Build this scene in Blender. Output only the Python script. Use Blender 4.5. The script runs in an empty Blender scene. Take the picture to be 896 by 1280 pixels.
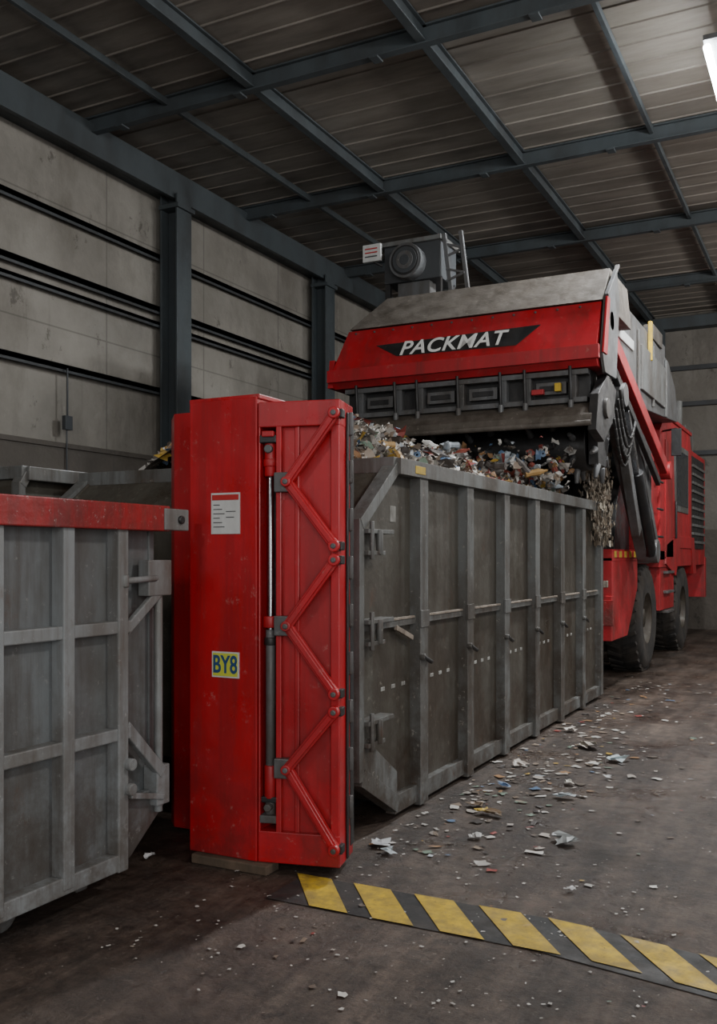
import bpy, math, random
from mathutils import Vector, Matrix, noise
random.seed(7)
scn = bpy.context.scene

# ------------------------------------------------------------ materials
def mat(name, base, dirt=(0.03,0.025,0.02), amt=0.5, rough=0.5, metal=0.0, scale=3.0,
        light=None, lamt=0.3, streak=0.35, bump=0.15, grime=0.0, gcol=(0.055,0.038,0.026), gz=1.2, rust=0.0):
    m = bpy.data.materials.new(name); m.use_nodes = True
    nt = m.node_tree; N = nt.nodes; L = nt.links
    bs = N['Principled BSDF']
    tc = N.new('ShaderNodeTexCoord')
    def nz(sc,s,d,r,lo,hi,mul,rot=(0,0,0)):
        mp = N.new('ShaderNodeMapping'); mp.inputs['Scale'].default_value = sc
        mp.inputs['Rotation'].default_value = rot
        L.new(tc.outputs['Object'], mp.inputs['Vector'])
        n = N.new('ShaderNodeTexNoise'); n.inputs['Scale'].default_value = s
        n.inputs['Detail'].default_value = d; n.inputs['Roughness'].default_value = r
        L.new(mp.outputs[0], n.inputs['Vector'])
        q = N.new('ShaderNodeMapRange'); q.inputs['From Min'].default_value=lo; q.inputs['From Max'].default_value=hi
        q.inputs['To Max'].default_value = mul
        L.new(n.outputs['Fac'], q.inputs['Value']); return q.outputs[0]
    def blend(a,fac,col):
        mx = N.new('ShaderNodeMix'); mx.data_type='RGBA'
        if isinstance(a,tuple): mx.inputs[6].default_value=(*a,1)
        else: L.new(a,mx.inputs[6])
        mx.inputs[7].default_value=(*col,1); L.new(fac,mx.inputs[0]); return mx.outputs[2]
    out = blend(base, nz((1,1,streak),scale,8,.65,.42,.66,amt), dirt)
    if grime:
        out = blend(out, nz((1,1,.06),scale*4,6,.7,.49,.66,grime*.9), gcol)
        sx=N.new('ShaderNodeSeparateXYZ');L.new(tc.outputs['Object'],sx.inputs[0])
        q=N.new('ShaderNodeMapRange');q.inputs['From Min'].default_value=gz;q.inputs['From Max'].default_value=0
        q.inputs['To Min'].default_value=.12;q.inputs['To Max'].default_value=1.0;L.new(sx.outputs[2],q.inputs['Value'])
        f=nz((1,1,1),scale*1.7,9,.74,.40,.58,min(1,grime*1.5))
        mm=N.new('ShaderNodeMath');mm.operation='MULTIPLY';L.new(q.outputs[0],mm.inputs[0]);L.new(f,mm.inputs[1])
        out = blend(out, mm.outputs[0], gcol)
    if light:
        out = blend(out, nz((1,1,1),scale*7,7,.8,.60,.66,lamt), light)
        out = blend(out, nz((1,.5,1.6),scale*3,8,.85,.63,.69,lamt*.8), light)
    if rust:
        out = blend(out, nz((1,1,.5),scale*2.6,9,.8,.58,.67,rust), (0.10,0.042,0.018))
    L.new(out, bs.inputs['Base Color'])
    r_=nz((1,1,1),scale*1.3,5,.6,.3,.7,.35)
    ad=N.new('ShaderNodeMath');ad.operation='ADD';ad.inputs[1].default_value=rough-.12;L.new(r_,ad.inputs[0]);L.new(ad.outputs[0],bs.inputs['Roughness'])
    bs.inputs['Metallic'].default_value = metal
    if bump:
        nb = N.new('ShaderNodeTexNoise'); nb.inputs['Scale'].default_value = scale*2.2; nb.inputs['Detail'].default_value=6
        L.new(tc.outputs['Object'], nb.inputs['Vector'])
        b = N.new('ShaderNodeBump'); b.inputs['Strength'].default_value = bump; b.inputs['Distance'].default_value=0.03
        L.new(nb.outputs['Fac'], b.inputs['Height']); L.new(b.outputs[0], bs.inputs['Normal'])
    return m

RED   = mat('red_paint', (0.46,0.008,0.015), (0.30,0.009,0.013), 0.8, 0.34, scale=2.2, light=(0.40,0.17,0.15), lamt=0.45, bump=0.12, grime=.4, gcol=(0.10,0.014,0.013), gz=.8)
REDT  = mat('red_truck_paint', (0.42,0.010,0.018), (0.20,0.012,0.012), 0.7, 0.42, scale=2.0, light=(0.34,0.15,0.12), lamt=0.4, bump=0.08, grime=.45, gcol=(0.07,0.025,0.02), gz=2.0)
REDRL = mat('worn_red_rail', (0.32,0.010,0.012), (0.10,0.02,0.02), 0.8, 0.5, scale=5, light=(0.34,0.30,0.28), lamt=0.95, bump=0.3, grime=.4, gz=2.5)
GREYL = mat('light_grey_steel', (0.225,0.24,0.245), (0.12,0.112,0.10), 0.8, 0.45, scale=3.0, light=(0.36,0.36,0.35), lamt=0.6, grime=.5, gcol=(.07,.052,.038), gz=1.2, rust=.3)
GREYP = mat('light_grey_panel', (0.145,0.157,0.162), (0.075,0.068,0.06), 0.9, 0.42, scale=2.2, light=(0.24,0.24,0.23), lamt=0.55, bump=.35, grime=.55, gcol=(.05,.037,.028), gz=1.4, rust=.3)
DKRIB = mat('dark_grey_rib', (0.135,0.142,0.14), (0.06,0.05,0.04), 0.9, 0.42, scale=3.0, light=(0.30,0.28,0.25), lamt=0.75, grime=.6, gcol=(.04,.027,.018), gz=1.6, rust=.4)
DKPAN = mat('dark_grey_panel', (0.072,0.067,0.055), (0.034,0.026,0.018), 0.95, 0.38, scale=1.8, light=(0.17,0.155,0.13), lamt=0.7, bump=.45, grime=.65, gcol=(.032,.021,.013), gz=1.9, rust=.35)
WORN  = mat('worn_edge_steel', (0.26,0.22,0.18), (0.10,0.075,0.055), 0.8, 0.5, scale=9)
STEEL = mat('structural_steel', (0.060,0.073,0.080), (0.032,0.032,0.032), 0.6, 0.5, scale=2)
DSTEEL= mat('dark_steel', (0.045,0.05,0.055), (0.03,0.028,0.026), 0.6, 0.5, scale=2)
MACH  = mat('machine_grey', (0.105,0.11,0.115), (0.04,0.034,0.028), 0.8, 0.42, scale=3, light=(0.25,0.25,0.24), lamt=0.5, grime=.45, gz=2.5)
LIDM  = mat('dusty_lid', (0.10,0.086,0.072), (0.045,0.036,0.027), 0.9, 0.6, scale=4, light=(0.28,0.25,0.21), lamt=0.8, bump=.4)
BLACK = mat('black_iron', (0.014,0.014,0.015), (0.03,0.026,0.022), 0.5, 0.45, scale=5)
CHROME= mat('piston_rod', (0.35,0.36,0.38), (0.15,0.15,0.15), 0.4, 0.22, metal=1.0, scale=6, bump=0)
RUBBER= mat('tyre_rubber', (0.02,0.018,0.017), (0.06,0.048,0.038), 0.8, 0.85, scale=5)
GLASS = mat('dark_glass', (0.02,0.025,0.03), (0.03,0.03,0.03), 0.3, 0.14, bump=0)
YEL   = mat('yellow_paint', (0.60,0.40,0.02), (0.30,0.21,0.05), 0.7, 0.6, scale=6, light=(0.05,0.043,0.036), lamt=0.9, streak=1, grime=.3, gcol=(.14,.11,.05), gz=6)
TBLK  = mat('black_tape', (0.018,0.018,0.018), (0.05,0.042,0.037), 0.7, 0.6, scale=6, streak=1, light=(0.12,0.1,0.09), lamt=0.7)
WHITE = mat('white_label', (0.55,0.56,0.55), (0.36,0.36,0.34), 0.5, 0.5, scale=9, bump=0)
DASH  = mat('reflective_dash', (0.30,0.30,0.28), (0.08,0.07,0.06), 0.8, 0.5, scale=9, bump=0)
TXTW  = mat('white_lettering', (0.68,0.68,0.66), (0.5,0.48,0.45), 0.5, 0.5, scale=9, bump=0)
BLUE  = mat('blue_ink', (0.015,0.06,0.16), (0.02,0.05,0.14), 0.1, 0.5, bump=0)
YLAB  = mat('yellow_green_label', (0.50,0.52,0.06), (0.35,0.38,0.05), 0.3, 0.5, bump=0)
WOOD  = mat('old_timber', (0.11,0.075,0.05), (0.04,0.03,0.02), 0.8, 0.8, scale=6)
REDINK= mat('red_ink', (0.42,0.02,0.02), (0.3,0.02,0.02), 0.2, 0.5, bump=0)

def floor_mat():
    m = bpy.data.materials.new('concrete_floor'); m.use_nodes=True
    nt=m.node_tree;N=nt.nodes;L=nt.links;bs=N['Principled BSDF']
    tc=N.new('ShaderNodeTexCoord')
    def nz(s,d,r=0.6,sc=(1,1,1),rot=0):
        mp=N.new('ShaderNodeMapping');mp.inputs['Scale'].default_value=sc;mp.inputs['Rotation'].default_value=(0,0,rot)
        L.new(tc.outputs['Object'],mp.inputs['Vector'])
        n=N.new('ShaderNodeTexNoise');n.inputs['Scale'].default_value=s;n.inputs['Detail'].default_value=d
        n.inputs['Roughness'].default_value=r;L.new(mp.outputs[0],n.inputs['Vector']);return n
    def mul(a,b):
        mu=N.new('ShaderNodeMix');mu.data_type='RGBA';mu.blend_type='MULTIPLY';mu.inputs[0].default_value=1
        L.new(a,mu.inputs[6]);L.new(b,mu.inputs[7]);return mu.outputs[2]
    def ramp(n,p0,c0,p1,c1):
        r=N.new('ShaderNodeValToRGB');e=r.color_ramp.elements
        e[0].position=p0;e[0].color=(*c0,1);e[1].position=p1;e[1].color=(*c1,1);L.new(n.outputs['Fac'],r.inputs[0]);return r.outputs[0]
    a=ramp(nz(0.9,9,.68),.34,(0.032,0.023,0.019),.66,(0.100,0.078,0.064))
    b=ramp(nz(10,10,0.85),.36,(.42,.42,.42),.66,(1.7,1.65,1.6))
    c=ramp(nz(2.2,8,.75,(1.8,.25,1),.12),.40,(.55,.53,.52),.62,(1.4,1.38,1.35))
    o=mul(mul(a,b),c)
    def dots(s,p0,p1,k,col,o,r=.5,sc=(1,1,1)):
        f=ramp(nz(s,3,r,sc),p0,(0,0,0),p1,(k,k,k))
        mx=N.new('ShaderNodeMix');mx.data_type='RGBA';mx.inputs[7].default_value=(*col,1)
        L.new(f,mx.inputs[0]);L.new(o,mx.inputs[6]);return mx.outputs[2]
    o=dots(48,.69,.74,.7,(0.30,0.26,0.22),o)
    o=dots(16,.66,.71,.45,(0.2,0.17,0.15),o,.75)
    o=dots(7,.62,.68,.6,(0.014,0.011,0.010),o,.8)
    L.new(o,bs.inputs['Base Color'])
    d=nz(1.1,8,.7); r4=N.new('ShaderNodeMapRange');r4.inputs['From Min'].default_value=.38;r4.inputs['From Max'].default_value=.6
    r4.inputs['To Min'].default_value=0.24;r4.inputs['To Max'].default_value=0.7
    L.new(d.outputs['Fac'],r4.inputs['Value']);L.new(r4.outputs[0],bs.inputs['Roughness'])
    bb=N.new('ShaderNodeBump');bb.inputs['Strength'].default_value=0.7;bb.inputs['Distance'].default_value=0.03
    h=nz(9,10,0.75);L.new(h.outputs['Fac'],bb.inputs['Height']);L.new(bb.outputs[0],bs.inputs['Normal'])
    return m
FLOOR=floor_mat()

def wall_mat(name, c0, c1, stain):
    m = bpy.data.materials.new(name); m.use_nodes=True
    nt=m.node_tree;N=nt.nodes;L=nt.links;bs=N['Principled BSDF']
    tc=N.new('ShaderNodeTexCoord')
    n=N.new('ShaderNodeTexNoise');n.inputs['Scale'].default_value=0.9;n.inputs['Detail'].default_value=8;n.inputs['Roughness'].default_value=0.6
    L.new(tc.outputs['Object'],n.inputs['Vector'])
    r=N.new('ShaderNodeValToRGB');e=r.color_ramp.elements;e[0].position=0.35;e[0].color=(*c0,1);e[1].position=0.65;e[1].color=(*c1,1)
    L.new(n.outputs['Fac'],r.inputs[0])
    o=r.outputs[0]
    def layer(o,sc,s,lo,hi,k,col,rg=.7):
        mp=N.new('ShaderNodeMapping');mp.inputs['Scale'].default_value=sc;L.new(tc.outputs['Object'],mp.inputs['Vector'])
        n2=N.new('ShaderNodeTexNoise');n2.inputs['Scale'].default_value=s;n2.inputs['Detail'].default_value=9;n2.inputs['Roughness'].default_value=rg
        L.new(mp.outputs[0],n2.inputs['Vector'])
        q=N.new('ShaderNodeMapRange');q.inputs['From Min'].default_value=lo;q.inputs['From Max'].default_value=hi;q.inputs['To Max'].default_value=k
        L.new(n2.outputs['Fac'],q.inputs['Value'])
        mx=N.new('ShaderNodeMix');mx.data_type='RGBA';mx.inputs[7].default_value=(*col,1)
        L.new(q.outputs[0],mx.inputs[0]);L.new(o,mx.inputs[6]);return mx.outputs[2]
    o=layer(o,(1,1,.45),1.1,.50,.68,.55,stain)
    o=layer(o,(3,3,.16),1.8,.60,.70,.35,tuple(x*.7 for x in stain))
    o=layer(o,(1,1,.7),2.4,.60,.65,.7,tuple(x*.65 for x in stain),.78)
    o=layer(o,(1,1,.6),1.7,.60,.68,.4,tuple(min(1,x*1.35) for x in c1),.75)
    sx=N.new('ShaderNodeSeparateXYZ');L.new(tc.outputs['Object'],sx.inputs[0])
    def joint(sock,period,w,off):
        z=N.new('ShaderNodeMath');z.operation='ADD';z.inputs[1].default_value=off;L.new(sock,z.inputs[0])
        a=N.new('ShaderNodeMath');a.operation='DIVIDE';a.inputs[1].default_value=period;L.new(z.outputs[0],a.inputs[0])
        b=N.new('ShaderNodeMath');b.operation='FRACT';L.new(a.outputs[0],b.inputs[0])
        c=N.new('ShaderNodeMath');c.operation='LESS_THAN';c.inputs[1].default_value=w/period;L.new(b.outputs[0],c.inputs[0]);return c
    j1=joint(sx.outputs[1],2.1,0.025,20);j3=joint(sx.outputs[2],1.5,0.02,.1)
    mxx=N.new('ShaderNodeMath');mxx.operation='MAXIMUM';L.new(j1.outputs[0],mxx.inputs[0]);L.new(j3.outputs[0],mxx.inputs[1])
    mj=N.new('ShaderNodeMath');mj.operation='MULTIPLY';mj.inputs[1].default_value=0.4;L.new(mxx.outputs[0],mj.inputs[0])
    mx3=N.new('ShaderNodeMix');mx3.data_type='RGBA';mx3.inputs[7].default_value=(0.05,0.045,0.04,1)
    L.new(mj.outputs[0],mx3.inputs[0]);L.new(o,mx3.inputs[6])
    L.new(mx3.outputs[2],bs.inputs['Base Color']);bs.inputs['Roughness'].default_value=0.85
    nb=N.new('ShaderNodeTexNoise');nb.inputs['Scale'].default_value=6;nb.inputs['Detail'].default_value=7;L.new(tc.outputs['Object'],nb.inputs['Vector'])
    b=N.new('ShaderNodeBump');b.inputs['Strength'].default_value=0.5;b.inputs['Distance'].default_value=0.05
    L.new(nb.outputs['Fac'],b.inputs['Height']);L.new(b.outputs[0],bs.inputs['Normal'])
    return m
WALL=wall_mat('stained_concrete_wall',(0.20,0.185,0.16),(0.29,0.272,0.24),(0.115,0.10,0.082))
WALLB=wall_mat('dirty_concrete_base',(0.075,0.065,0.055),(0.115,0.10,0.085),(0.045,0.038,0.032))

def ceil_mat():
    m = bpy.data.materials.new('ribbed_roof_sheet'); m.use_nodes=True
    nt=m.node_tree;N=nt.nodes;L=nt.links;bs=N['Principled BSDF']
    tc=N.new('ShaderNodeTexCoord')
    mp=N.new('ShaderNodeMapping');mp.inputs['Scale'].default_value=(0.35,1.6,1);L.new(tc.outputs['Object'],mp.inputs['Vector'])
    n=N.new('ShaderNodeTexNoise');n.inputs['Scale'].default_value=1.4;n.inputs['Detail'].default_value=9;n.inputs['Roughness'].default_value=.7
    L.new(mp.outputs[0],n.inputs['Vector'])
    r=N.new('ShaderNodeValToRGB');e=r.color_ramp.elements;e[0].position=0.32;e[0].color=(0.135,0.118,0.10,1);e[1].position=0.68;e[1].color=(0.30,0.27,0.235,1)
    L.new(n.outputs['Fac'],r.inputs[0])
    L.new(r.outputs[0],bs.inputs['Base Color'])
    bs.inputs['Roughness'].default_value=0.42
    return m
CEIL=ceil_mat()

def attr_mat(name):
    m=bpy.data.materials.new(name);m.use_nodes=True
    nt=m.node_tree;N=nt.nodes;L=nt.links;bs=N['Principled BSDF']
    a=N.new('ShaderNodeAttribute');a.attribute_name='Col'
    L.new(a.outputs['Color'],bs.inputs['Base Color']);bs.inputs['Roughness'].default_value=0.5
    return m
SCRAP=attr_mat('waste_scraps')
PILE=mat('compacted_waste',(0.13,0.11,0.09),(0.04,0.033,0.027),0.8,0.9,scale=9,light=(0.4,0.37,0.33),lamt=0.8,streak=1,bump=0.8)

# ------------------------------------------------------------ builder
class B:
    def __init__(s,name): s.name=name;s.v=[];s.f=[];s.mi=[];s.sm=[];s.mats=[];s.M=Matrix.Identity(4)
    def _m(s,m):
        if m not in s.mats: s.mats.append(m)
        return s.mats.index(m)
    def add(s,vs,fs,m,sm=False):
        o=len(s.v);i=s._m(m)
        s.v+= [tuple(s.M@Vector(p)) for p in vs]
        for k,f in enumerate(fs):
            s.f.append([o+j for j in f]);s.mi.append(i);s.sm.append(sm if isinstance(sm,bool) else sm[k])
    def hexa(s,p,m): s.add(p,[(0,1,2,3),(7,6,5,4),(0,4,5,1),(1,5,6,2),(2,6,7,3),(3,7,4,0)],m)
    def box(s,x0,x1,y0,y1,z0,z1,m):
        s.hexa([(x0,y0,z0),(x1,y0,z0),(x1,y1,z0),(x0,y1,z0),(x0,y0,z1),(x1,y0,z1),(x1,y1,z1),(x0,y1,z1)],m)
    def prism(s,pts0,pts1,m):
        n=len(pts0);fs=[tuple(range(n))[::-1],tuple(range(n,2*n))]+[(i,(i+1)%n,n+(i+1)%n,n+i) for i in range(n)]
        s.add(list(pts0)+list(pts1),fs,m)
    def px(s,poly,x0,x1,m): s.prism([(x0,a,b) for a,b in poly],[(x1,a,b) for a,b in poly],m)
    def py(s,poly,y0,y1,m): s.prism([(a,y0,b) for a,b in poly],[(a,y1,b) for a,b in poly],m)
    def beam(s,p0,p1,w,h,m,side=(1,0,0)):
        p0=Vector(p0);p1=Vector(p1);d=(p1-p0).normalized();sd=Vector(side);sd=(sd-d*sd.dot(d)).normalized();up=d.cross(sd)
        a=sd*w/2;b=up*h/2
        s.hexa([p0-a-b,p0+a-b,p0+a+b,p0-a+b,p1-a-b,p1+a-b,p1+a+b,p1-a+b],m)
    def cyl(s,p0,p1,r,m,n=20,r2=None):
        p0=Vector(p0);p1=Vector(p1);d=(p1-p0).normalized()
        t=Vector((0,0,1)) if abs(d.z)<0.9 else Vector((1,0,0));a=d.cross(t).normalized();b=d.cross(a)
        r2=r if r2 is None else r2;vs=[]
        for q,rr in((p0,r),(p1,r2)):
            for i in range(n):
                th=2*math.pi*i/n;vs.append(q+a*rr*math.cos(th)+b*rr*math.sin(th))
        fs=[tuple(range(n))[::-1],tuple(range(n,2*n))]+[(i,(i+1)%n,n+(i+1)%n,n+i) for i in range(n)]
        s.add(vs,fs,m,[False,False]+[True]*n)
    def lathe_x(s,c,prof,m,n=40):
        vs=[];k=len(prof)
        for i in range(n):
            th=2*math.pi*i/n
            for x,r in prof: vs.append((c[0]+x,c[1]+r*math.cos(th),c[2]+r*math.sin(th)))
        fs=[]
        for i in range(n):
            j=(i+1)%n
            for q in range(k-1): fs.append((i*k+q,i*k+q+1,j*k+q+1,j*k+q))
        s.add(vs,fs,m,True)
    def done(s,bevel=0.006,parent=None):
        me=bpy.data.meshes.new(s.name);me.from_pydata(s.v,[],s.f)
        for m in s.mats: me.materials.append(m)
        for p,i,sm in zip(me.polygons,s.mi,s.sm): p.material_index=i;p.use_smooth=sm
        me.update()
        import bmesh
        bm=bmesh.new();bm.from_mesh(me);bmesh.ops.recalc_face_normals(bm,faces=bm.faces);bm.to_mesh(me);bm.free()
        o=bpy.data.objects.new(s.name,me);scn.collection.objects.link(o)
        if bevel:
            md=o.modifiers.new('bevel','BEVEL');md.width=bevel;md.segments=2;md.limit_method='ANGLE';md.angle_limit=math.radians(50)
        if parent: o.parent=parent
        return o

def text(name,body,loc,rot,size,m,parent=None,shear=0,offset=0.0,sx=1.0,extrude=0.002,align='CENTER',sp=1.0):
    c=bpy.data.curves.new(name,'FONT');c.body=body;c.size=size;c.extrude=extrude;c.shear=shear;c.offset=offset
    c.align_x=align;c.align_y='CENTER';c.space_character=sp;c.materials.append(m)
    o=bpy.data.objects.new(name,c);scn.collection.objects.link(o);o.location=loc;o.rotation_euler=rot;o.scale=(sx,1,1)
    if parent:o.parent=parent
    return o

# ------------------------------------------------------------ room shell
XL=-8.5; YB=22.0; H=6.9
b=B('floor'); b.box(-8.8,9,-7,YB+.3,-.2,0,FLOOR); b.done(0)
b=B('wall_left'); b.box(XL-.25,XL,-7,YB+.3,0,H+.3,WALL); b.box(XL,XL+.12,-7,YB,0,2.95,WALLB); b.done(0.01)
b=B('wall_back')
b.box(XL,9,YB,YB+.25,0,H+.3,WALL); b.box(XL+.12,9,YB-.12,YB,0,2.2,WALLB); b.done(0.01)
b=B('ceiling')
y=-7.0
prof=[]
while y<YB:
    prof+= [(y,H+.12),(y+.355,H+.12),(y+.362,H+.104),(y+.378,H+.104),(y+.385,H+.12)]; y+=.39
vs=[];fs=[]
for (yy,zz) in prof: vs+=[(XL,yy,zz),(9,yy,zz)]
for i in range(len(prof)-1): fs.append((2*i,2*i+1,2*i+3,2*i+2))
b.add(vs,fs,CEIL)
b.box(XL-.2,9,-7,YB+.3,H+.2,H+.3,CEIL)
b.done(0)

def ibeam_y(b,x,z0,w,h,y0,y1,m,t=.02):
    b.box(x-w/2,x+w/2,y0,y1,z0,z0+t,m);b.box(x-w/2,x+w/2,y0,y1,z0+h-t,z0+h,m);b.box(x-t/2,x+t/2,y0,y1,z0+t,z0+h-t,m)
def ibeam_x(b,y,z0,w,h,x0,x1,m,t=.02):
    b.box(x0,x1,y-w/2,y+w/2,z0,z0+t,m);b.box(x0,x1,y-w/2,y+w/2,z0+h-t,z0+h,m);b.box(x0,x1,y-t/2,y+t/2,z0+t,z0+h-t,m)
b=B('roof_beams')
for yy in (-4.6,-1.25,2.1,5.45,8.8,12.15,15.5,18.85):
    ibeam_x(b,yy,H-.10,.10,.20,XL+.2,9,STEEL)
    xx=XL+.8
    while xx<8: b.box(xx-.05,xx+.05,yy-.07,yy+.07,H-.12,H-.10,STEEL); xx+=1.7
for xx in (-5.83,-3.77,-.2,3.5,7): ibeam_y(b,xx,H-.08,.10,.18,-7,YB,STEEL)
for xx in (-7.03,-2.1,1.6): b.box(xx-.025,xx+.025,-7,YB,H-.0,H+.08,STEEL)
b.box(XL+.0,XL+.30,-7,YB,H-.28,H-.02,STEEL)
b.box(XL+.3,XL+.36,-7,YB,H-.36,H+.02,STEEL)
b.box(XL,9,YB-.3,YB,H-.25,H,STEEL)
b.done(.004)
b=B('steel_column')
for yy in (-6.2,-2.1,2.1,6.3,10.5,14.7,18.9):
    x0=XL+.12
    b.box(x0,x0+.03,yy-.16,yy+.16,0,H-.3,STEEL); b.box(x0+.27,x0+.30,yy-.16,yy+.16,0,H-.3,STEEL)
    b.box(x0+.03,x0+.27,yy-.012,yy+.012,0,H-.3,STEEL)
    b.box(x0-.02,x0+.34,yy-.2,yy+.2,0,.03,STEEL)
    b.box(x0,x0+.34,yy-.19,yy+.19,H-.5,H-.44,STEEL)
b.done(.004)
b=B('steel_column')
for xx in (-6,-3.6,-1.2,1.5,4.2):
    b.box(xx-.12,xx+.12,YB-.34,YB-.31,0,H-.25,STEEL);b.box(xx-.12,xx+.12,YB-.15,YB-.12,0,H-.25,STEEL);b.box(xx-.012,xx+.012,YB-.31,YB-.15,0,H-.25,STEEL)
b.done(.004)
b=B('trim_1')
for z,h in((5.77,.07),(5.04,.08),(4.84,.05),(3.92,.07)):
    b.box(XL,XL+.10,-7,YB-.35,z-h/2,z+h/2,DSTEEL); b.box(XL+.08,XL+.10,-7,YB-.35,z-h/2-.03,z+h/2,DSTEEL)
b.box(XL,XL+.14,-7,YB-.35,2.93,2.99,WALLB)
for z in(5.8,5.0,3.9): b.box(XL+.2,9,YB-.1,YB,z-.05,z+.05,DSTEEL)
b.done(.004)
b=B('junction_box')
b.box(XL+.12,XL+.18,8.5,8.62,3.15,3.32,DSTEEL);b.cyl((XL+.15,8.56,3.3),(XL+.15,8.56,3.9),.012,DSTEEL,8);b.cyl((XL+.15,8.55,2.6),(XL+.15,8.55,3.15),.010,DSTEEL,8)
b.done(.004)

# ------------------------------------------------------------ lamps
EM=bpy.data.materials.new('lamp_tube');EM.use_nodes=True
e=EM.node_tree.nodes['Principled BSDF'];e.inputs['Emission Color'].default_value=(0.92,0.97,1,1);e.inputs['Emission Strength'].default_value=90
def lamp(x,y):
    b=B('ceiling_lamp');b.box(x-.12,x+.12,y-.75,y+.75,6.52,6.57,MACH)
    b.cyl((x-.09,y-.7,6.47),(x-.09,y+.7,6.47),.035,EM,12);b.cyl((x+.09,y-.7,6.47),(x+.09,y+.7,6.47),.035,EM,12)
    b.cyl((x,y-.6,6.56),(x,y-.6,H+.1),.008,STEEL,8);b.cyl((x,y+.6,6.56),(x,y+.6,H+.1),.008,STEEL,8)
    b.done(0)
lamp(-1.04,10.2)
def area(name,loc,rot,sx,sy,p,col=(1,.97,.93)):
    l=bpy.data.lights.new(name,'AREA');l.shape='RECTANGLE';l.size=sx;l.size_y=sy;l.energy=p;l.color=col
    o=bpy.data.objects.new(name,l);scn.collection.objects.link(o);o.location=loc;o.rotation_euler=rot;return o
def bulb(name,loc,p,r=.25,col=(1,.975,.94)):
    l=bpy.data.lights.new(name,'POINT');l.shadow_soft_size=r;l.energy=p;l.color=col
    o=bpy.data.objects.new(name,l);scn.collection.objects.link(o);o.location=loc;return o
area('lamp_light',(-1.04,10.2,6.40),(0,0,0),.3,1.5,420,(.95,.98,1))
for p,e_ in(((2.2,4.5,5.6),500),((2.4,11.0,5.5),420),((2.4,17.5,5.4),460),((-3.0,-2.0,5.4),250)):
    bulb('fill_light',p,e_,.3)  # added off-frame fill, lifts the ceiling and the deep hall
    b=B('fill_light_fixture');x,y_,z=p  # unseen fixture added to go with the fill light
    b.cyl((x,y_,z+.36),(x,y_,z+.5),.30,MACH,24,.10);b.cyl((x,y_,z+.5),(x,y_,H+.1),.012,STEEL,8);b.done(0)
area('door_daylight',(4.2,-5.0,3.2),(math.radians(80),0,math.radians(30)),5,4.5,390,(1,.985,.96))

w=bpy.data.worlds.new('world');scn.world=w;w.use_nodes=True
w.node_tree.nodes['Background'].inputs[0].default_value=(0.95,0.97,1,1)
w.node_tree.nodes['Background'].inputs[1].default_value=0.58

# ------------------------------------------------------------ open top containers
def container(name,XR,XL_,y0,y1,zt,ribs,rm,pm,chz=(0.36,1.80,.5),midz=(1.21,),top=None,ribw=.13):
    b=B(name); cb,ct,cl=chz; t=.05
    prof=[(y0,cb),(y0+cl,.10),(y1,.10),(y1,zt-.03),(y0+cl,zt-.03),(y0,ct)]
    b.px(prof,XR-.11,XR-.07,pm)
    b.px(prof,XL_+.07,XL_+.11,pm)
    for X,s in((XR,-1),(XL_,1)):
        a0,a1=(X-.09,X) if s<0 else (X,X+.09)
        xm=(a0+a1)/2
        b.box(a0-.02,a1+.02,y0+cl-.02,y1+.01,zt-.10,zt,top or rm)
        b.box(a0+.006,a1-.02,y0+cl-.02,y1-.02,.04,.15,rm)
        b.beam((xm,y0+cl,zt-.05),(xm,y0,ct),.09,.07,rm)
        b.beam((xm,y0+cl,.10),(xm,y0+.02,cb),.086,.10,rm)
        b.box(a0+.003,a1-.003,y0-.03,y0+.03,cb-.02,ct+.03,rm)
        for r in ribs:
            b.px([(r-ribw/2,.02),(r+ribw/2,.02),(r+ribw/2,zt-.09),(r-ribw/2,zt-.09)],a0+.01,a1+.004,rm)
        for z in midz:
            b.box(a0+.01,a1-.03,y0,y1-.05,z-.025,z+.025,rm)
        b.box(a0+.001,a1+.002,y1-.1,y1,.05,zt-.05,rm)
    b.box(XL_+.06,XR-.06,y0-.02,y0+.04,cb,ct,pm)
    b.hexa([(XL_+.06,y0,ct-.02),(XR-.06,y0,ct-.02),(XR-.06,y0+.04,ct-.02),(XL_+.06,y0+.04,ct-.02),
            (XL_+.06,y0+cl-.02,zt-.06),(XR-.06,y0+cl-.02,zt-.06),(XR-.06,y0+cl+.02,zt-.06),(XL_+.06,y0+cl+.02,zt-.06)],pm)
    b.hexa([(XL_+.06,y0+cl,.1),(XR-.06,y0+cl,.1),(XR-.06,y0+cl+.04,.1),(XL_+.06,y0+cl+.04,.1),
            (XL_+.06,y0,cb),(XR-.06,y0,cb),(XR-.06,y0+.04,cb),(XL_+.06,y0+.04,cb)],pm)
    b.box(XL_+.01,XR-.01,y0+cl-.06,y0+cl+.06,zt-.09,zt+.004,rm)
    b.box(XL_+.01,XR-.01,y1-.1,y1-.002,zt-.12,zt-.004,rm); b.box(XL_+.06,XR-.06,y1-.06,y1-.02,.1,zt-.05,pm)
    b.box(XL_+.08,XR-.08,y0+cl,y1-.02,.10,.16,pm)
    for xx in (XR-.45,XL_+.45): b.box(xx-.06,xx+.06,y0+cl+.1,y1-.1,0.0,.10,BLACK)
    for r in ribs: b.box(XL_+.1,XR-.1,r-.05,r+.05,.03,.10,pm)
    for yy in(y0+cl+.25,y1-.3): b.cyl((XR-.30,yy,.1),(XR-.12,yy,.1),.1,BLACK,18)
    return b
ribs=[5.62,6.48,7.33,8.19,9.04,9.9]
b=container('open_top_waste_container',-2.40,-4.95,4.74,10.8,2.22,ribs,DKRIB,DKPAN)
X=-2.40
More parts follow.
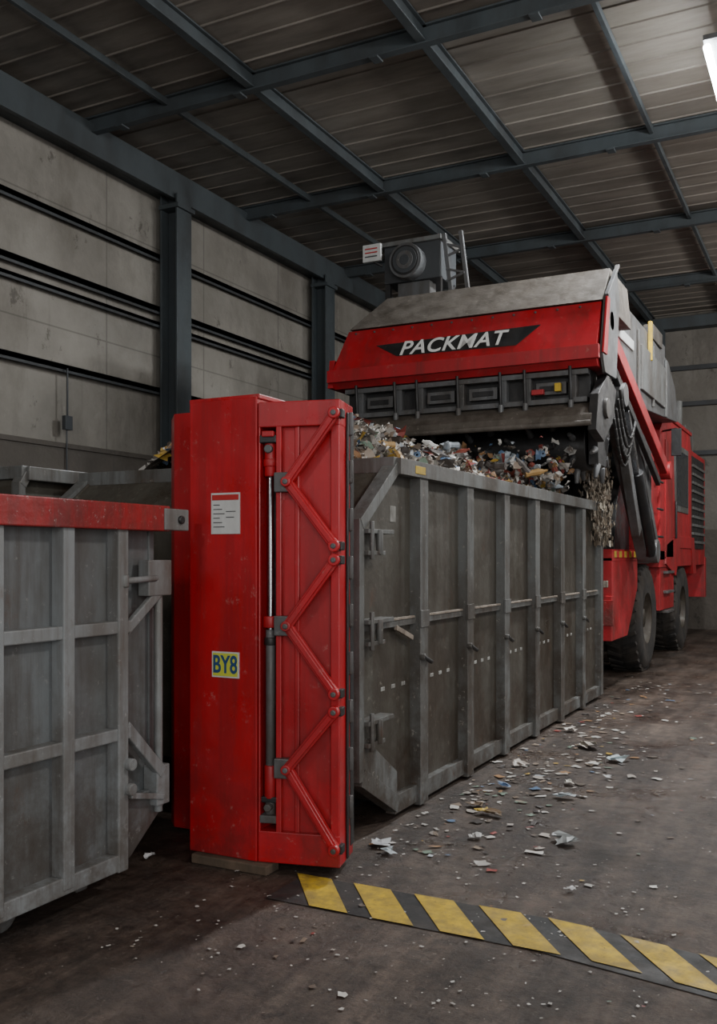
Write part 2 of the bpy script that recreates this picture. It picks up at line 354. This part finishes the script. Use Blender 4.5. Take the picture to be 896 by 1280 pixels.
for r0,r1 in zip([5.0]+ribs,ribs+[10.7]):
    b.box(X-.045,X-.022,r0+.09,r1-.09,1.225,1.240,WORN)
    k=r0+.12
    while k<r1-.15: b.box(X-.072,X-.067,k,k+.055,.80,.825,DASH); k+=.15
for r in ribs:
    b.cyl((X+.0,r-.05,.97),(X+.035,r-.05,.97),.022,DKRIB,10);b.cyl((X+.03,r-.06,.97),(X+.03,r+.06,.93),.014,BLACK,10)
    b.box(X-.005,X+.012,r-.07,r+.07,1.16,1.27,DKRIB)
for z in(1.70,1.18,.60):
    b.cyl((X+.02,4.92,z-.07),(X+.02,4.92,z+.07),.02,DKRIB,12)
    b.box(X-.08,X+.02,4.78,5.0,z-.075,z-.05,DKRIB);b.box(X-.08,X+.02,4.78,5.12,z+.05,z+.075,DKRIB)
    b.cyl((X+.02,4.82,z-.1),(X+.02,4.82,z+.12),.014,DKRIB,10)
b.px([(4.74,.36),(5.24,.06),(5.24,.30),(4.74,.62)],X-.055,X-.015,DKRIB)
b.box(X-.074,X-.066,5.25,5.33,1.83,1.93,DASH)
b.box(X+.018,X+.023,5.44,5.60,2.14,2.19,YEL)
b.beam((X-.03,5.25,1.18),(X-.03,5.5,1.10),.02,.03,WORN)
b.done(.009)
b=container('open_top_waste_container',-5.15,-7.6,4.85,10.6,2.26,[5.6,6.5,7.4,8.3,9.2],DKRIB,DKPAN,chz=(.16,2.12,.06))
b.done(.007)

# ------------------------------------------------------------ left grey container
ribL=[-1.27,-.87,-.47,-.07,.33,.73,1.13,1.53,1.93,2.33,2.73,3.13,3.485]
b=B('grey_waste_container')
X=-3.04; zt=1.87; y0=-1.6;y1=3.52;ye=3.84
for X_,sg in((X,1),(X-2.3,-1)):
    def bx(o0,o1,ya,yb,za,zb,m):
        a,c=sorted((X_-sg*o0,X_-sg*o1)); b.box(a,c,ya,yb,za,zb,m)
    bx(.07,.10,y0+.01,y1-.01,.14,zt-.05,GREYP)
    bx(.11,.14,y1-.02,ye,.30,zt-.05,GREYP)
    bx(-.02,.09,y0+.01,ye-.03,zt-.125,zt+.003,REDRL)
    bx(.004,.09,y0+.02,y1-.004,.12,.20,GREYL)
    for r in ribL: bx(.0,.08,r-.035,r+.035,.14 if r<3.4 else .115,zt-.1,GREYL)
    for z in(1.28,.77): bx(.007,.08,y0+.01,y1+.03,z-.03,z+.03,GREYL)
    bx(.002,.1,y0-.01,y0+.09,.11,zt-.01,GREYL)
b.box(X-2.2,X-.1,y0,y0+.04,.14,zt-.05,GREYP); b.box(X-2.2,X-.1,ye-.05,ye-.01,.30,zt-.05,GREYP)
b.box(X-2.28,X-.01,y0+.02,y0+.08,zt-.12,zt-.002,REDRL); b.box(X-2.29,X-.01,ye-.1,ye-.02,zt-.12,zt-.002,REDRL)
b.box(X-2.2,X-.1,y0,y1,.14,.18,GREYP)
b.hexa([(X-2.2,y1,.14),(X-.1,y1,.14),(X-.1,y1+.03,.14),(X-2.2,y1+.03,.14),(X-2.2,ye-.04,.32),(X-.1,ye-.04,.32),(X-.1,ye,.32),(X-2.2,ye,.32)],GREYP)
b.box(X-.02,X+.03,3.76,3.95,zt-.12,zt-.01,GREYL); b.cyl((X+.02,3.88,zt-.065),(X+.045,3.88,zt-.065),.022,BLACK,12)
b.box(X-.08,X-.01,3.68,3.86,1.42,1.60,GREYL)
b.beam((X-.03,3.78,1.44),(X-.03,3.53,1.26),.03,.05,GREYL)
b.cyl((X-.01,3.50,1.50),(X-.01,3.74,1.51),.016,GREYL,10);b.cyl((X-.01,3.50,1.53),(X-.01,3.50,1.47),.022,GREYL,10)
b.cyl((X-.05,3.80,.32),(X-.05,3.80,1.44),.022,GREYL,14)
b.beam((X-.03,3.52,.80),(X-.03,3.80,.52),.04,.06,GREYL)
b.beam((X-.06,3.80,.56),(X-.06,3.80,.36),.09,.1,GREYL)
b.px([(3.52,.14),(3.60,.14),(3.86,.34),(3.86,.44),(3.52,.44)],X-.10,X-.06,GREYP)
b.beam((X-.02,3.55,.46),(X-.02,3.80,.40),.03,.03,GREYL)
b.cyl((X-.01,3.52,.62),(X+.03,3.52,.62),.03,GREYL,12)
b.cyl((X-.01,3.52,.50),(X+.03,3.52,.50),.03,GREYL,12)
for xx in(X-.5,X-1.8): b.box(xx-.06,xx+.06,y0,y1-.15,0.0,.12,BLACK)
for r in(-1.2,-.2,.8,1.8,2.75,3.3): b.px([(r-.05,.14),(r+.05,.14),(r+.05,.06),(r-.02,.06)],X-2.2,X-.1,GREYP)
for yy in(-1.2,2.9): b.cyl((X-.34,yy,.085),(X-.16,yy,.085),.085,GREYP,20)
b.done(.006)

# ------------------------------------------------------------ red compactor gate
b=B('red_press_gate')
b.box(-3.09,-2.665,4.06,4.50,.05,2.44,RED)
b.box(-3.10,-2.655,4.07,4.49,2.43,2.455,RED)
b.prism([(-3.575,4.52,.02),(-3.50,4.45,.02),(-3.09,4.45,.02),(-3.09,4.62,.02),(-3.575,4.62,.02)],
        [(-3.575,4.52,2.44),(-3.50,4.45,2.46),(-3.09,4.45,2.46),(-3.09,4.62,2.46),(-3.575,4.62,2.44)],RED)
ex=Vector((.973,.231,0));ey=Vector((-.231,.973,0))
b.M=Matrix(((ex.x,ey.x,0,-2.66),(ex.y,ey.y,0,4.065),(0,0,1,0),(0,0,0,1)))
b.box(0,.435,.0,.27,2.28,2.41,RED)
b.box(0,.435,.0,.27,.05,.21,RED)
b.box(-.01,.10,.14,.265,.2,2.30,BLACK)
b.box(.095,.40,.035,.265,.2,2.30,RED)
b.box(.095,.125,.002,.04,.2,2.29,RED)
b.box(.385,.433,.003,.268,.2,2.29,RED)
b.box(.19,.215,.02,.04,.2,2.29,RED)
b.box(.0,.012,.002,.14,.2,2.29,RED)
b.box(.425,.44,.21,.275,.10,2.36,BLACK)
b.box(.436,.446,.12,.15,.06,2.36,BLACK)
for i in range(9):
    z=.25+i*.25; b.cyl((.44,.2,z),(.44,.2,z+.12),.014,MACH,10)
def arm(z0,z1):
    b.beam((.165,-.015,z0),(.415,-.015,z1),.035,.052,RED,side=(0,1,0))
    b.beam((.165,-.038,z0),(.415,-.038,z1),.012,.030,RED,side=(0,1,0))
for zc,zu,zd in((1.995,2.335,1.67),(1.265,1.60,.93),(.54,.84,.15)):
    b.box(.095,.175,-.03,.02,zc-.05,zc+.05,MACH)
    b.cyl((.165,-.06,zc),(.165,.0,zc),.026,RED,16); b.cyl((.165,-.068,zc),(.165,-.05,zc),.014,MACH,10)
    arm(zc,zu);arm(zc,zd)
    for z in(zu,zd):
        b.cyl((.415,-.055,z),(.415,.0,z),.03,RED,16);b.cyl((.415,-.064,z),(.415,-.05,z),.014,MACH,10)
        b.box(.40,.455,-.03,.03,z-.022,z+.022,BLACK)
cx,cy=.052,.05
b.cyl((cx,cy,2.24),(cx,cy,2.03),.032,RED);b.box(cx-.045,cx+.045,cy-.05,cy+.09,2.20,2.24,BLACK);b.cyl((cx,cy,2.12),(cx,cy,2.08),.038,RED)
b.box(cx-.03,cx+.035,cy-.06,cy+.09,2.23,2.26,RED);b.cyl((cx,cy-.05,2.17),(cx,cy+.05,2.17),.022,MACH,12)
b.cyl((cx,cy,2.04),(cx,cy,.50),.017,CHROME);b.cyl((cx,cy,1.24),(cx,cy,.52),.025,MACH)
b.cyl((cx,cy,1.31),(cx,cy,1.25),.04,RED);b.cyl((cx,cy,1.20),(cx,cy,1.16),.032,BLACK)
b.cyl((cx,cy,.54),(cx,cy,.37),.033,RED);b.cyl((cx,cy,.37),(cx,cy,.28),.028,MACH);b.box(cx-.045,cx+.045,cy-.05,cy+.08,.25,.29,MACH)
b.cyl((cx,cy-.06,.33),(cx,cy+.06,.33),.02,MACH,12);b.box(cx-.045,cx+.045,cy-.03,cy+.09,.35,.38,BLACK)
b.M=Matrix.Identity(4)
g=b.done(.007)
b=B('labels')
b.box(-2.945,-2.765,4.054,4.0605,1.735,1.95,WHITE)
b.box(-2.938,-2.772,4.051,4.055,1.912,1.940,REDINK)
for i in range(6): b.box(-2.93,-2.89+.015*(i%3),4.052,4.055,1.885-.023*i,1.889-.023*i,DSTEEL)
b.box(-2.85,-2.79,4.052,4.055,1.85,1.854,DSTEEL);b.box(-2.85,-2.80,4.052,4.055,1.82,1.824,DSTEEL)
b.box(-2.94,-2.77,4.054,4.0605,.985,1.12,WHITE); b.box(-2.932,-2.778,4.051,4.055,.993,1.112,YLAB)
b.done(0,g)
text('label_text','BY8',(-2.855,4.050,1.05),(math.radians(90),0,0),.13,BLUE,parent=g,offset=.002,sx=.72)
b=B('timber_block');b.box(-3.05,-2.58,4.02,4.14,0,.048,WOOD);b.box(-2.98,-2.35,4.3,4.42,0,.045,WOOD);b.done(.006)

# ------------------------------------------------------------ mobile packer truck
truck=bpy.data.objects.new('waste_compactor_truck',None);scn.collection.objects.link(truck)
b=B('packer_head')
XA,XB=-4.90,-2.05
b.prism([(XA+.0,9.0,3.43),(XA,8.93,3.50),(XA,8.95,3.62),(XA+.10,9.15,4.08),(XA+.10,9.5,4.08),(XA,9.5,3.43)],
        [(XB,9.0,3.43),(XB,8.93,3.50),(XB,8.95,3.62),(XB-.0,9.15,4.08),(XB-.0,9.5,4.08),(XB,9.5,3.43)],REDT)
b.box(XA-.04,XB+.03,8.90,8.95,3.49,3.62,REDT)
b.prism([(XA+.12,9.12,4.09),(XA+.12,10.5,4.09),(XA+.32,10.5,4.53),(XA+.34,9.62,4.53)],
        [(XB+.02,9.12,4.09),(XB+.02,10.5,4.09),(XB-.02,10.5,4.53),(XB-.02,9.62,4.53)],LIDM)
sp=[(8.98,3.55),(9.15,4.12),(9.62,4.52),(9.75,4.2),(9.6,3.4),(9.1,3.38)]
b.px(sp,XB+.02,XB+.05,MACH)
b.px([(8.96,3.55),(9.13,4.12),(9.25,4.12),(9.12,3.55)],XB+.045,XB+.065,REDT)
b.beam((XB+.05,9.15,4.13),(XB+.05,9.65,4.55),.04,.03,MACH)
b.px([(8.95,3.44),(9.0,3.75),(9.5,3.75),(9.5,3.44)],XA-.06,XA,REDT)
def fp(x,z,o=.004):
    t=(z-3.62)/.46; return (x,8.95+.2*t-o,z+o*.4)
sw=[(-4.42,3.87),(-2.62,3.90),(-2.85,3.70),(-4.15,3.72)]
b.prism([fp(x,z,0.0) for x,z in sw],[fp(x,z,.006) for x,z in sw],BLACK)
for i in range(12):
    x=XA+.2+i*(XB-XA-.4)/11; b.cyl(fp(x,4.04,0),fp(x,4.04,.012),.012,MACH,8)
b.box(XA+.12,XB-.1,9.12,9.40,3.10,3.43,BLACK)
b.box(XA+.12,XB-.1,9.02,9.12,3.37,3.42,MACH);b.box(XA+.12,XB-.1,9.00,9.12,3.10,3.15,MACH)
xs=[XA+.3,XA+.75,XA+1.0,XA+1.45,XA+1.9,XA+2.15,XA+2.6]
for x in xs:
    b.box(x-.035,x+.035,9.03,9.13,3.12,3.40,MACH)
    b.cyl((x,8.93,3.44),(x,8.97,3.02),.016,BLACK,10);b.cyl((x,8.965,3.12),(x,8.975,3.0),.028,MACH,10)
for x in(XA+.52,XA+1.22,XA+1.68,XA+2.38):
    b.box(x-.15,x+.15,9.06,9.13,3.20,3.32,MACH);b.box(x-.11,x+.11,9.05,9.07,3.235,3.285,BLACK)
b.box(XB-.42,XB-.36,9.0,9.05,3.22,3.30,YEL); b.box(XB-.65,XB-.53,9.0,9.05,3.20,3.25,REDT)
fl=[(9.05,3.10),(8.92,3.03),(8.83,2.95),(8.80,2.88),(8.83,2.85),(8.90,2.90),(9.3,2.98),(9.3,3.10)]
b.px(fl,XA+.15,XB-.02,LIDM)
b.cyl((XA+.15,8.82,2.87),(XB-.02,8.82,2.87),.028,LIDM,12)
b.px([(8.80,2.80),(8.9,3.15),(9.3,3.4),(9.7,3.3),(9.5,2.95),(9.15,2.72)],XB-.05,XB+.03,BLACK)
b.cyl((XB+.02,9.2,3.05),(XB+.06,9.2,3.05),.10,MACH,20)
dc=(0,9.75,2.76)
b.cyl((XA+.35,dc[1],dc[2]),(XB-.25,dc[1],dc[2]),.26,BLACK,24)
for i in range(11):
    x=XA+.5+i*.22
    for k in range(8):
        th=k*math.pi/4+i*.5;c,s=math.cos(th),math.sin(th)
        b.cyl((x,dc[1]+.24*c,dc[2]+.24*s),(x,dc[1]+.40*c,dc[2]+.40*s),.04,MACH,8,.02)
for x in(XA+.25,XB-.18): b.px([(9.5,3.4),(10.4,3.4),(9.95,2.55),(9.6,2.55)],x-.05,x+.05,BLACK)
b.box(XA+.3,XB-.25,10.3,10.36,2.6,3.5,BLACK)  # black sheet stands in for the shaded void behind the head
b.done(.008,truck)
text('lettering','PACKMAT',(-3.55,*fp(0,3.79,.012)[1:]),(math.radians(66.5),0,0),.24,TXTW,parent=truck,shear=.2,offset=.003,sx=1.02,sp=1.04)

b=B('boom_and_arms')
def boom(x0,x1,ys,m):
    b.px([(ys,3.45),(ys,4.48),(12.2,4.46),(13.9,4.38),(14.5,4.10),(14.8,3.75),(14.7,3.62),(12.0,3.45)],x0,x1,m)
boom(-4.7,-2.30,10.3,MACH); boom(-2.32,-2.17,9.78,MACH)
for y in(10.2,11.6,12.6,13.6): b.box(-2.17,-2.14,y-.03,y+.03,3.55,4.34,DKRIB)
b.box(-2.17,-2.12,9.97,10.02,3.95,4.45,YEL); b.box(-2.17,-2.12,12.3,12.36,4.1,4.6,YEL)
b.box(-2.17,-2.15,10.35,11.3,4.02,4.14,WHITE)
b.box(-2.172,-2.135,11.75,13.45,3.65,4.2,DKRIB)
b.box(-2.9,-2.2,12.5,13.8,4.40,4.58,MACH);b.box(-2.3,-2.17,12.7,13.4,4.46,4.66,LIDM)
for x in(-2.08,-4.9):
    b.beam((x,9.35,3.95),(x,13.1,2.75),.09,.17,REDT)
    b.beam((x-.03,9.7,3.66),(x-.03,12.7,2.58),.06,.10,BLACK)
    b.cyl((x-.06,9.4,3.94),(x+.08,9.4,3.94),.10,REDT,18);b.cyl((x-.06,13.05,2.76),(x+.08,13.05,2.76),.12,REDT,18)
    b.beam((x-.14,10.3,3.35),(x-.14,12.35,1.62),.14,.26,MACH)
    b.beam((x-.04,10.7,3.25),(x-.04,12.0,1.85),.06,.08,CHROME)
    b.cyl((x-.04,11.3,2.6),(x-.04,12.2,1.65),.075,BLACK,16)
    b.cyl((x-.2,10.3,3.35),(x+.04,10.3,3.35),.13,MACH,18);b.cyl((x-.2,12.3,1.68),(x+.04,12.3,1.68),.15,MACH,18)
    b.beam((x-.1,9.6,3.3),(x-.1,10.9,2.75),.10,.2,BLACK);b.beam((x-.1,10.9,2.75),(x-.1,11.6,1.9),.10,.16,MACH)
    b.beam((x-.16,11.5,3.3),(x-.16,13.2,1.7),.12,.12,MACH);b.beam((x-.16,12.6,3.2),(x-.16,12.6,1.6),.1,.14,MACH)
b.box(-4.6,-2.5,10.95,11.05,1.3,3.45,BLACK)  # black panel in place of the shadowed wall beyond the head
for i in range(4):
    pts=[Vector((-2.03-.02*i,9.9+.42*t,3.35-.45*math.sin(t*1.3)-.1*i)) for t in [k/6 for k in range(13)]]
    for p,q in zip(pts,pts[1:]): b.cyl(p,q,.016,BLACK,8)
b.done(.008,truck)

b=B('chassis_and_cab')
b.box(-4.5,-2.85,11.4,19.6,.85,1.45,BLACK)
for x0,x1 in((-2.75,-2.38),(-4.75,-4.4)):
    b.box(x0,x1,11.2,14.9,1.56,1.70,REDT)
    b.px([(11.2,.62),(11.2,1.6),(12.75,1.6),(12.75,1.2),(12.1,.62)],x0,x1-.004,REDT)
    b.px([(14.6,1.6),(14.6,.8),(15.9,.8),(15.9,1.6)],x0+.05,x1-.02,REDT)
b.box(-4.75,-2.38,11.15,11.3,.62,1.15,REDT)
b.box(-2.60,-2.36,11.14,11.16,.8,1.1,REDRL);b.box(-2.5,-2.42,11.12,11.16,1.25,1.33,WORN)
b.box(-2.395,-2.372,11.3,12.7,1.60,1.68,YEL)
for y in(11.4,11.7,12.0,12.3): b.box(-2.378,-2.368,y,y+.13,1.60,1.68,REDINK)
b.px([(14.9,1.5),(14.9,2.9),(12.9,2.9),(12.5,2.3),(12.3,1.6)],-4.5,-2.6,BLACK)
b.px([(13.55,1.7),(13.45,2.9),(14.5,2.9),(14.5,1.7)],-2.6,-2.42,REDT)
b.box(-2.65,-2.30,13.3,13.5,1.7,3.40,REDT)
cab=[(14.5,1.45),(14.5,3.50),(14.8,3.74),(17.6,3.76),(17.8,3.5),(17.8,1.45)]
b.px(cab,-3.5,-2.38,REDT)
b.box(-3.4,-2.5,14.47,14.52,2.5,3.45,GLASS)
b.px([(15.9,2.35),(15.75,3.45),(17.3,3.45),(17.3,2.35)],-2.40,-2.362,DKRIB)
b.px([(16.0,2.45),(15.88,3.36),(17.2,3.36),(17.2,2.45)],-2.38,-2.355,GLASS)
b.box(-2.385,-2.36,14.9,15.6,1.6,3.4,REDT);b.cyl((-2.34,15.75,1.9),(-2.34,15.75,2.5),.02,BLACK,8)
for z in(.75,1.05,1.35): b.box(-2.6,-2.33,14.9,15.5,z,z+.04,MACH)
b.box(-3.6,-2.36,14.6,17.7,3.76,3.82,REDT)
b.box(-4.5,-2.42,17.8,20.0,1.45,3.55,REDT)
b.box(-2.43,-2.40,17.95,19.7,1.75,3.45,BLACK)
for i in range(10): b.box(-2.41,-2.37,18.0,19.6,1.85+i*.155,1.90+i*.155,DKRIB)
b.box(-4.5,-3.5,14.9,17.8,1.45,3.2,MACH)
b.box(-3.2,-2.5,17.9,18.9,3.5,4.0,DKRIB);b.cyl((-2.7,18.3,3.9),(-2.7,18.3,4.5),.09,DKRIB)
b.px([(14.9,1.5),(15.0,1.8),(16.0,1.95),(18.0,1.95),(18.3,1.3),(17.9,1.3),(17.7,1.75),(16.3,1.75),(15.9,1.3)],-2.8,-2.36,REDT)
b.cyl((-2.38,14.7,3.5),(-2.15,14.5,3.5),.015,BLACK,8);b.box(-2.22,-2.08,14.47,14.52,3.1,3.5,BLACK)
b.box(-4.5,-2.4,19.9,20.05,.8,1.6,REDT)
for z in(1.9,2.3,2.7,3.1): b.cyl((-2.33,14.0,z),(-2.33,14.4,z),.018,BLACK,8)
b.done(.01,truck)

b=B('wheels')
for yy in(13.75,17.1):
    for xo,s in((-2.43,1),(-4.72,-1)):
        R=.74
        pr=[(0,.36),(.0,.46),(.02,.60),(-.0,.68),(-.05,R),(-.24,R+.01),(-.43,R),(-.47,.66),(-.45,.45),(-.40,.36)]
        pr=[(x*s,r) for x,r in pr]
        b.lathe_x((xo,yy,R),pr,RUBBER,48)
        b.lathe_x((xo,yy,R),[(0,.37),(-.03*s,.35),(-.14*s,.30),(-.16*s,.14),(-.05*s,.13),(-.04*s,0.001)],DKPAN,32)
        b.cyl((xo-.05*s,yy,R),(xo-.4*s,yy,R),.12,BLACK)
        for k in range(30):
            th=2*math.pi*k/30;c,sn=math.cos(th),math.sin(th)
            b.beam((xo-.03*s,yy+R*c,R+R*sn),(xo-.22*s,yy+R*math.cos(th+.1),R+R*math.sin(th+.1)),.05,.05,RUBBER,side=(0,c,sn))
            b.beam((xo-.44*s,yy+R*c,R+R*sn),(xo-.25*s,yy+R*math.cos(th+.1),R+R*math.sin(th+.1)),.05,.05,RUBBER,side=(0,c,sn))
        for k in range(8):
            th=2*math.pi*k/8;b.cyl((xo-.14*s,yy+.22*math.cos(th),R+.22*math.sin(th)),(xo-.10*s,yy+.22*math.cos(th),R+.22*math.sin(th)),.025,MACH,8)
b.done(0,truck)

b=B('top_blower_unit')
b.box(-4.75,-4.05,9.95,10.45,4.80,5.25,DSTEEL)
b.box(-4.82,-4.02,9.90,10.5,5.22,5.27,DKRIB)
b.cyl((-4.42,9.80,5.00),(-4.42,10.0,5.00),.20,MACH,28);b.cyl((-4.42,9.79,5.00),(-4.42,9.82,5.00),.17,BLACK,28)
for k in range(3): b.cyl((-4.42,9.785-.004*k,5.0),(-4.42,9.80,5.0),.15-.045*k,MACH if k%2 else DSTEEL,24)
for x in(-4.72,-4.08):
    for y in(10.0,10.4): b.box(x-.03,x+.03,y-.03,y+.03,4.5,4.82,BLACK)
for x in(-4.0,-3.80): b.beam((x,9.95,5.28),(x+.08,10.0,4.52),.045,.045,MACH)
for k in range(5):
    z=4.6+k*.14; b.beam((-4.0+.02,9.96,z),(-3.76,9.96,z+.07*(1 if k%2 else -1)),.025,.025,MACH,side=(0,1,0))
b.box(-4.6,-4.2,10.0,10.2,4.5,4.8,MACH)
b.box(-4.97,-4.74,9.82,9.86,5.05,5.25,WHITE)
for i in range(3): b.box(-4.94,-4.78,9.815,9.822,5.10+.045*i,5.115+.045*i,REDINK if i else DSTEEL)
b.cyl((-4.75,9.9,5.0),(-4.85,9.86,5.06),.015,BLACK,8)
b.done(.005,truck)

# ------------------------------------------------------------ waste
PAL=[(.60,.58,.54)]*6+[(.42,.38,.34)]*4+[(.26,.20,.15)]*3+[(.15,.12,.095)]*4+[(.06,.05,.045)]*3+[(.12,.20,.33),(.42,.27,.05),(.28,.06,.05),(.16,.22,.17),(.42,.46,.50),(.34,.19,.09)]
class S:
    def __init__(s): s.v=[];s.f=[];s.c=[]
    def scrap(s,p,size,flat=0.3,asp=None,col=None,stretch=None,cr=.16):
        col=col or random.choice(PAL);k=random.uniform(.65,1.1);col=tuple(min(1,c*k) for c in col)
        w=size*random.uniform(.6,1.2);h=size*(asp or random.uniform(.35,1.0))
        R=Matrix.Rotation(random.uniform(0,6.28),3,'Z')@Matrix.Rotation(random.gauss(0,flat),3,'X')@Matrix.Rotation(random.gauss(0,flat),3,'Y')
        o=len(s.v);p=Vector(p);q=[]
        for j in range(3):
            for i in range(3):
                x=(i-1)*.5*w*random.uniform(.5,1.2);y=(j-1)*.5*h*random.uniform(.5,1.2);z=random.uniform(-1,1)*size*cr
                q.append(R@Vector((x,y,z)))
        if stretch: q=[Vector((a.x,a.y,a.z*stretch)) for a in q]
        s.v+=[tuple(p+a) for a in q]
        for j in range(2):
            for i in range(2):
                a=o+j*3+i;s.f.append((a,a+1,a+4,a+3));s.c.append(col)
    def bottle(s,p,L,r,col):
        d=Vector((random.gauss(0,1),random.gauss(0,1),random.gauss(0,.5))).normalized()
        t=Vector((0,0,1));a=d.cross(t).normalized();bb=d.cross(a);o=len(s.v);p=Vector(p);n=8
        prof=[(0,.01),(.0,r),(L*.3,r*.85),(L*.6,r),(L*.8,r*.6),(L*.9,r*.35),(L,r*.35),(L,.005)]
        for x,rr in prof:
            for i in range(n): th=i*2*math.pi/n; s.v.append(tuple(p+d*x+a*rr*math.cos(th)+bb*rr*math.sin(th)))
        for j in range(len(prof)-1):
            for i in range(n): s.f.append((o+j*n+i,o+j*n+(i+1)%n,o+(j+1)*n+(i+1)%n,o+(j+1)*n+i));s.c.append(col)
    def done(s,name):
        me=bpy.data.meshes.new(name);me.from_pydata(s.v,[],s.f);me.materials.append(SCRAP)
        ca=me.color_attributes.new('Col','FLOAT_COLOR','CORNER')
        i=0
        for p,c in zip(me.polygons,s.c):
            for _ in p.loop_indices: ca.data[i].color=(*c,1);i+=1
        o=bpy.data.objects.new(name,me);scn.collection.objects.link(o);return o
def heap(x,y):
    ed=min((x+4.85)/.7,(-2.5-x)/.6,1);ed=max(0,ed);ed=ed*ed*(3-2*ed)
    z=2.12+.34*ed
    z+=.08*math.exp(-((y-5.9)/.7)**2)*ed - .06*max(0,min(1,(y-8.0)/1.2))*ed
    z+=.10*noise.noise(Vector((x*1.8,y*1.8,0)))+.05*noise.noise(Vector((x*5,y*5,3)))
    if y<5.6: z-= (5.6-y)*.35
    return z
b=B('pile')
nx,ny=34,80;vs=[];fs=[]
for j in range(ny):
    for i in range(nx):
        x=-4.83+(2.32)*i/(nx-1);y=5.30+5.36*j/(ny-1);vs.append((x,y,heap(x,y)))
for j in range(ny-1):
    for i in range(nx-1): a=j*nx+i;fs.append((a,a+1,a+nx+1,a+nx))
b.add(vs,fs,PILE)
pile=bpy.data.objects.new('waste_heap',None);scn.collection.objects.link(pile)
b.done(0,pile)
s=S()
BC=[(.38,.43,.47),(.48,.48,.46),(.10,.16,.26),(.25,.29,.26),(.28,.07,.05),(.36,.22,.08),(.07,.06,.055)]
for _ in range(9000):
    x=random.uniform(-4.78,-2.56);y=5.35+5.2*random.random()**1.1
    s.scrap((x,y,heap(x,y)+random.uniform(0,.05)),random.choice([.03,.04,.05,.06,.08,.12]),.6)
for _ in range(170):
    x=random.uniform(-4.6,-2.7);y=random.uniform(5.6,9.8)
    s.bottle((x,y,heap(x,y)+random.uniform(.01,.06)),random.uniform(.10,.20),random.uniform(.02,.04),random.choice(BC))
for _ in range(520):
    x=random.uniform(-4.2,-2.4);y=random.gauss(9.15,.3)
    s.scrap((x,y,2.32+min(.42,abs(random.gauss(0,.20)))),random.uniform(.03,.12),1.0)
for _ in range(70):
    x=random.uniform(-4.0,-2.5);y=random.gauss(9.1,.3)
    s.bottle((x,y,2.36+min(.35,abs(random.gauss(0,.16)))),random.uniform(.12,.22),.035,random.choice(BC))
for _ in range(1500):
    t=random.random();x=random.gauss(-2.40,.05);y=10.95-random.random()*(.4+.7*t)
    s.scrap((x,y,1.75+1.05*t),random.uniform(.012,.04),.8,col=random.choice([(.24,.19,.14),(.18,.14,.10),(.32,.28,.22),(.10,.08,.06)]),stretch=3.5)
s.done('scraps').parent=pile

s=S()
def drop(x,y,size,col=None,asp=None): s.scrap((x,y,.006+size*.04),size,.04,asp,col,cr=.035)
for _ in range(420):
    y=random.uniform(4.6,12.5);x=-2.36+abs(random.gauss(0,.42))
    drop(x,y,random.choice([.015,.02,.03,.04,.06,.08]))
for _ in range(330):
    drop(random.uniform(-2.3,1.2),random.uniform(3,12),random.choice([.015,.02,.03,.045]))
for _ in range(900):
    drop(random.uniform(-3.0,4.5),random.uniform(2.4,16),random.choice([.008,.012,.016,.022]),random.choice([(.5,.48,.45),(.3,.26,.22)]))
for _ in range(260):
    drop(random.uniform(-2.8,-.8),random.uniform(2.9,5.0),random.choice([.008,.012,.02]),(.5,.48,.45))
for _ in range(80): drop(random.gauss(-1.75,.25),random.gauss(7.0,.9),random.uniform(.03,.10))
big=[(-1.38,5.24,.19,(.36,.38,.38)),(-1.57,7.5,.20,(.5,.58,.6)),(-1.89,7.95,.24,(.5,.46,.4)),(-2.0,5.6,.13,(.5,.34,.05)),(-1.9,5.58,.14,(.2,.13,.07)),
(-2.08,5.75,.15,(.3,.22,.15)),(-1.85,5.1,.09,(.6,.6,.58)),(-1.65,6.2,.15,(.45,.5,.52)),(-2.28,4.72,.13,(.5,.52,.54)),(-2.2,4.62,.10,(.35,.4,.42)),
(-1.72,6.6,.10,(.6,.58,.5)),(-1.15,4.5,.05,(.6,.6,.6)),(-2.2,7.0,.14,(.5,.45,.4)),(-2.2,8.6,.16,(.6,.55,.5)),(-3.3,3.95,.08,(.5,.5,.5)),(-3.6,3.9,.1,(.35,.33,.3)),
(-2.1,6.3,.12,(.12,.2,.35)),(-1.5,6.9,.08,(.6,.6,.6)),(-2.45,4.3,.10,(.5,.52,.55))]
for x,y,z,c in big:
    for _ in range(3): s.scrap((x+random.uniform(-.03,.03),y+random.uniform(-.03,.03),.02+z*.08),z*.8,.12,.5,c,cr=.12)
s.done('floor_litter')
s=S()
for _ in range(300): s.scrap((random.uniform(-7.4,-5.3),random.uniform(5.4,10.4),2.05+random.uniform(0,.1)),.15,.5)
s.done('waste_heap.001')

# ------------------------------------------------------------ hazard stripe
b=B('hazard_floor_marking')
def sy(x): return 4.12-(max(0,x+1.1))*.16
b.add([(x_,sy(x_)-w_,.004) for x_ in(-2.42,-1.1,.9) for w_ in(.36,0)],[(0,2,3,1),(2,4,5,3)],TBLK)
x=-2.46
while x<.5:
    t0,t1=x,x+.20;sh=.28
    b.add([(t0,sy(t0),.008),(t1,sy(t1),.008),(t1+sh,sy(t1)-.36,.008),(t0+sh,sy(t0)-.36,.008)],[(0,3,2,1)],YEL)
    x+=.325
b.done(0)

# ------------------------------------------------------------ camera
cam=bpy.data.cameras.new('camera');co=bpy.data.objects.new('camera',cam);scn.collection.objects.link(co)
co.location=(0,0,1.62);co.rotation_euler=(math.radians(90),0,math.radians(27.1))
cam.lens=36*1176/1280;cam.sensor_width=36;cam.shift_y=55/1280
cam.clip_start=.05
scn.camera=co
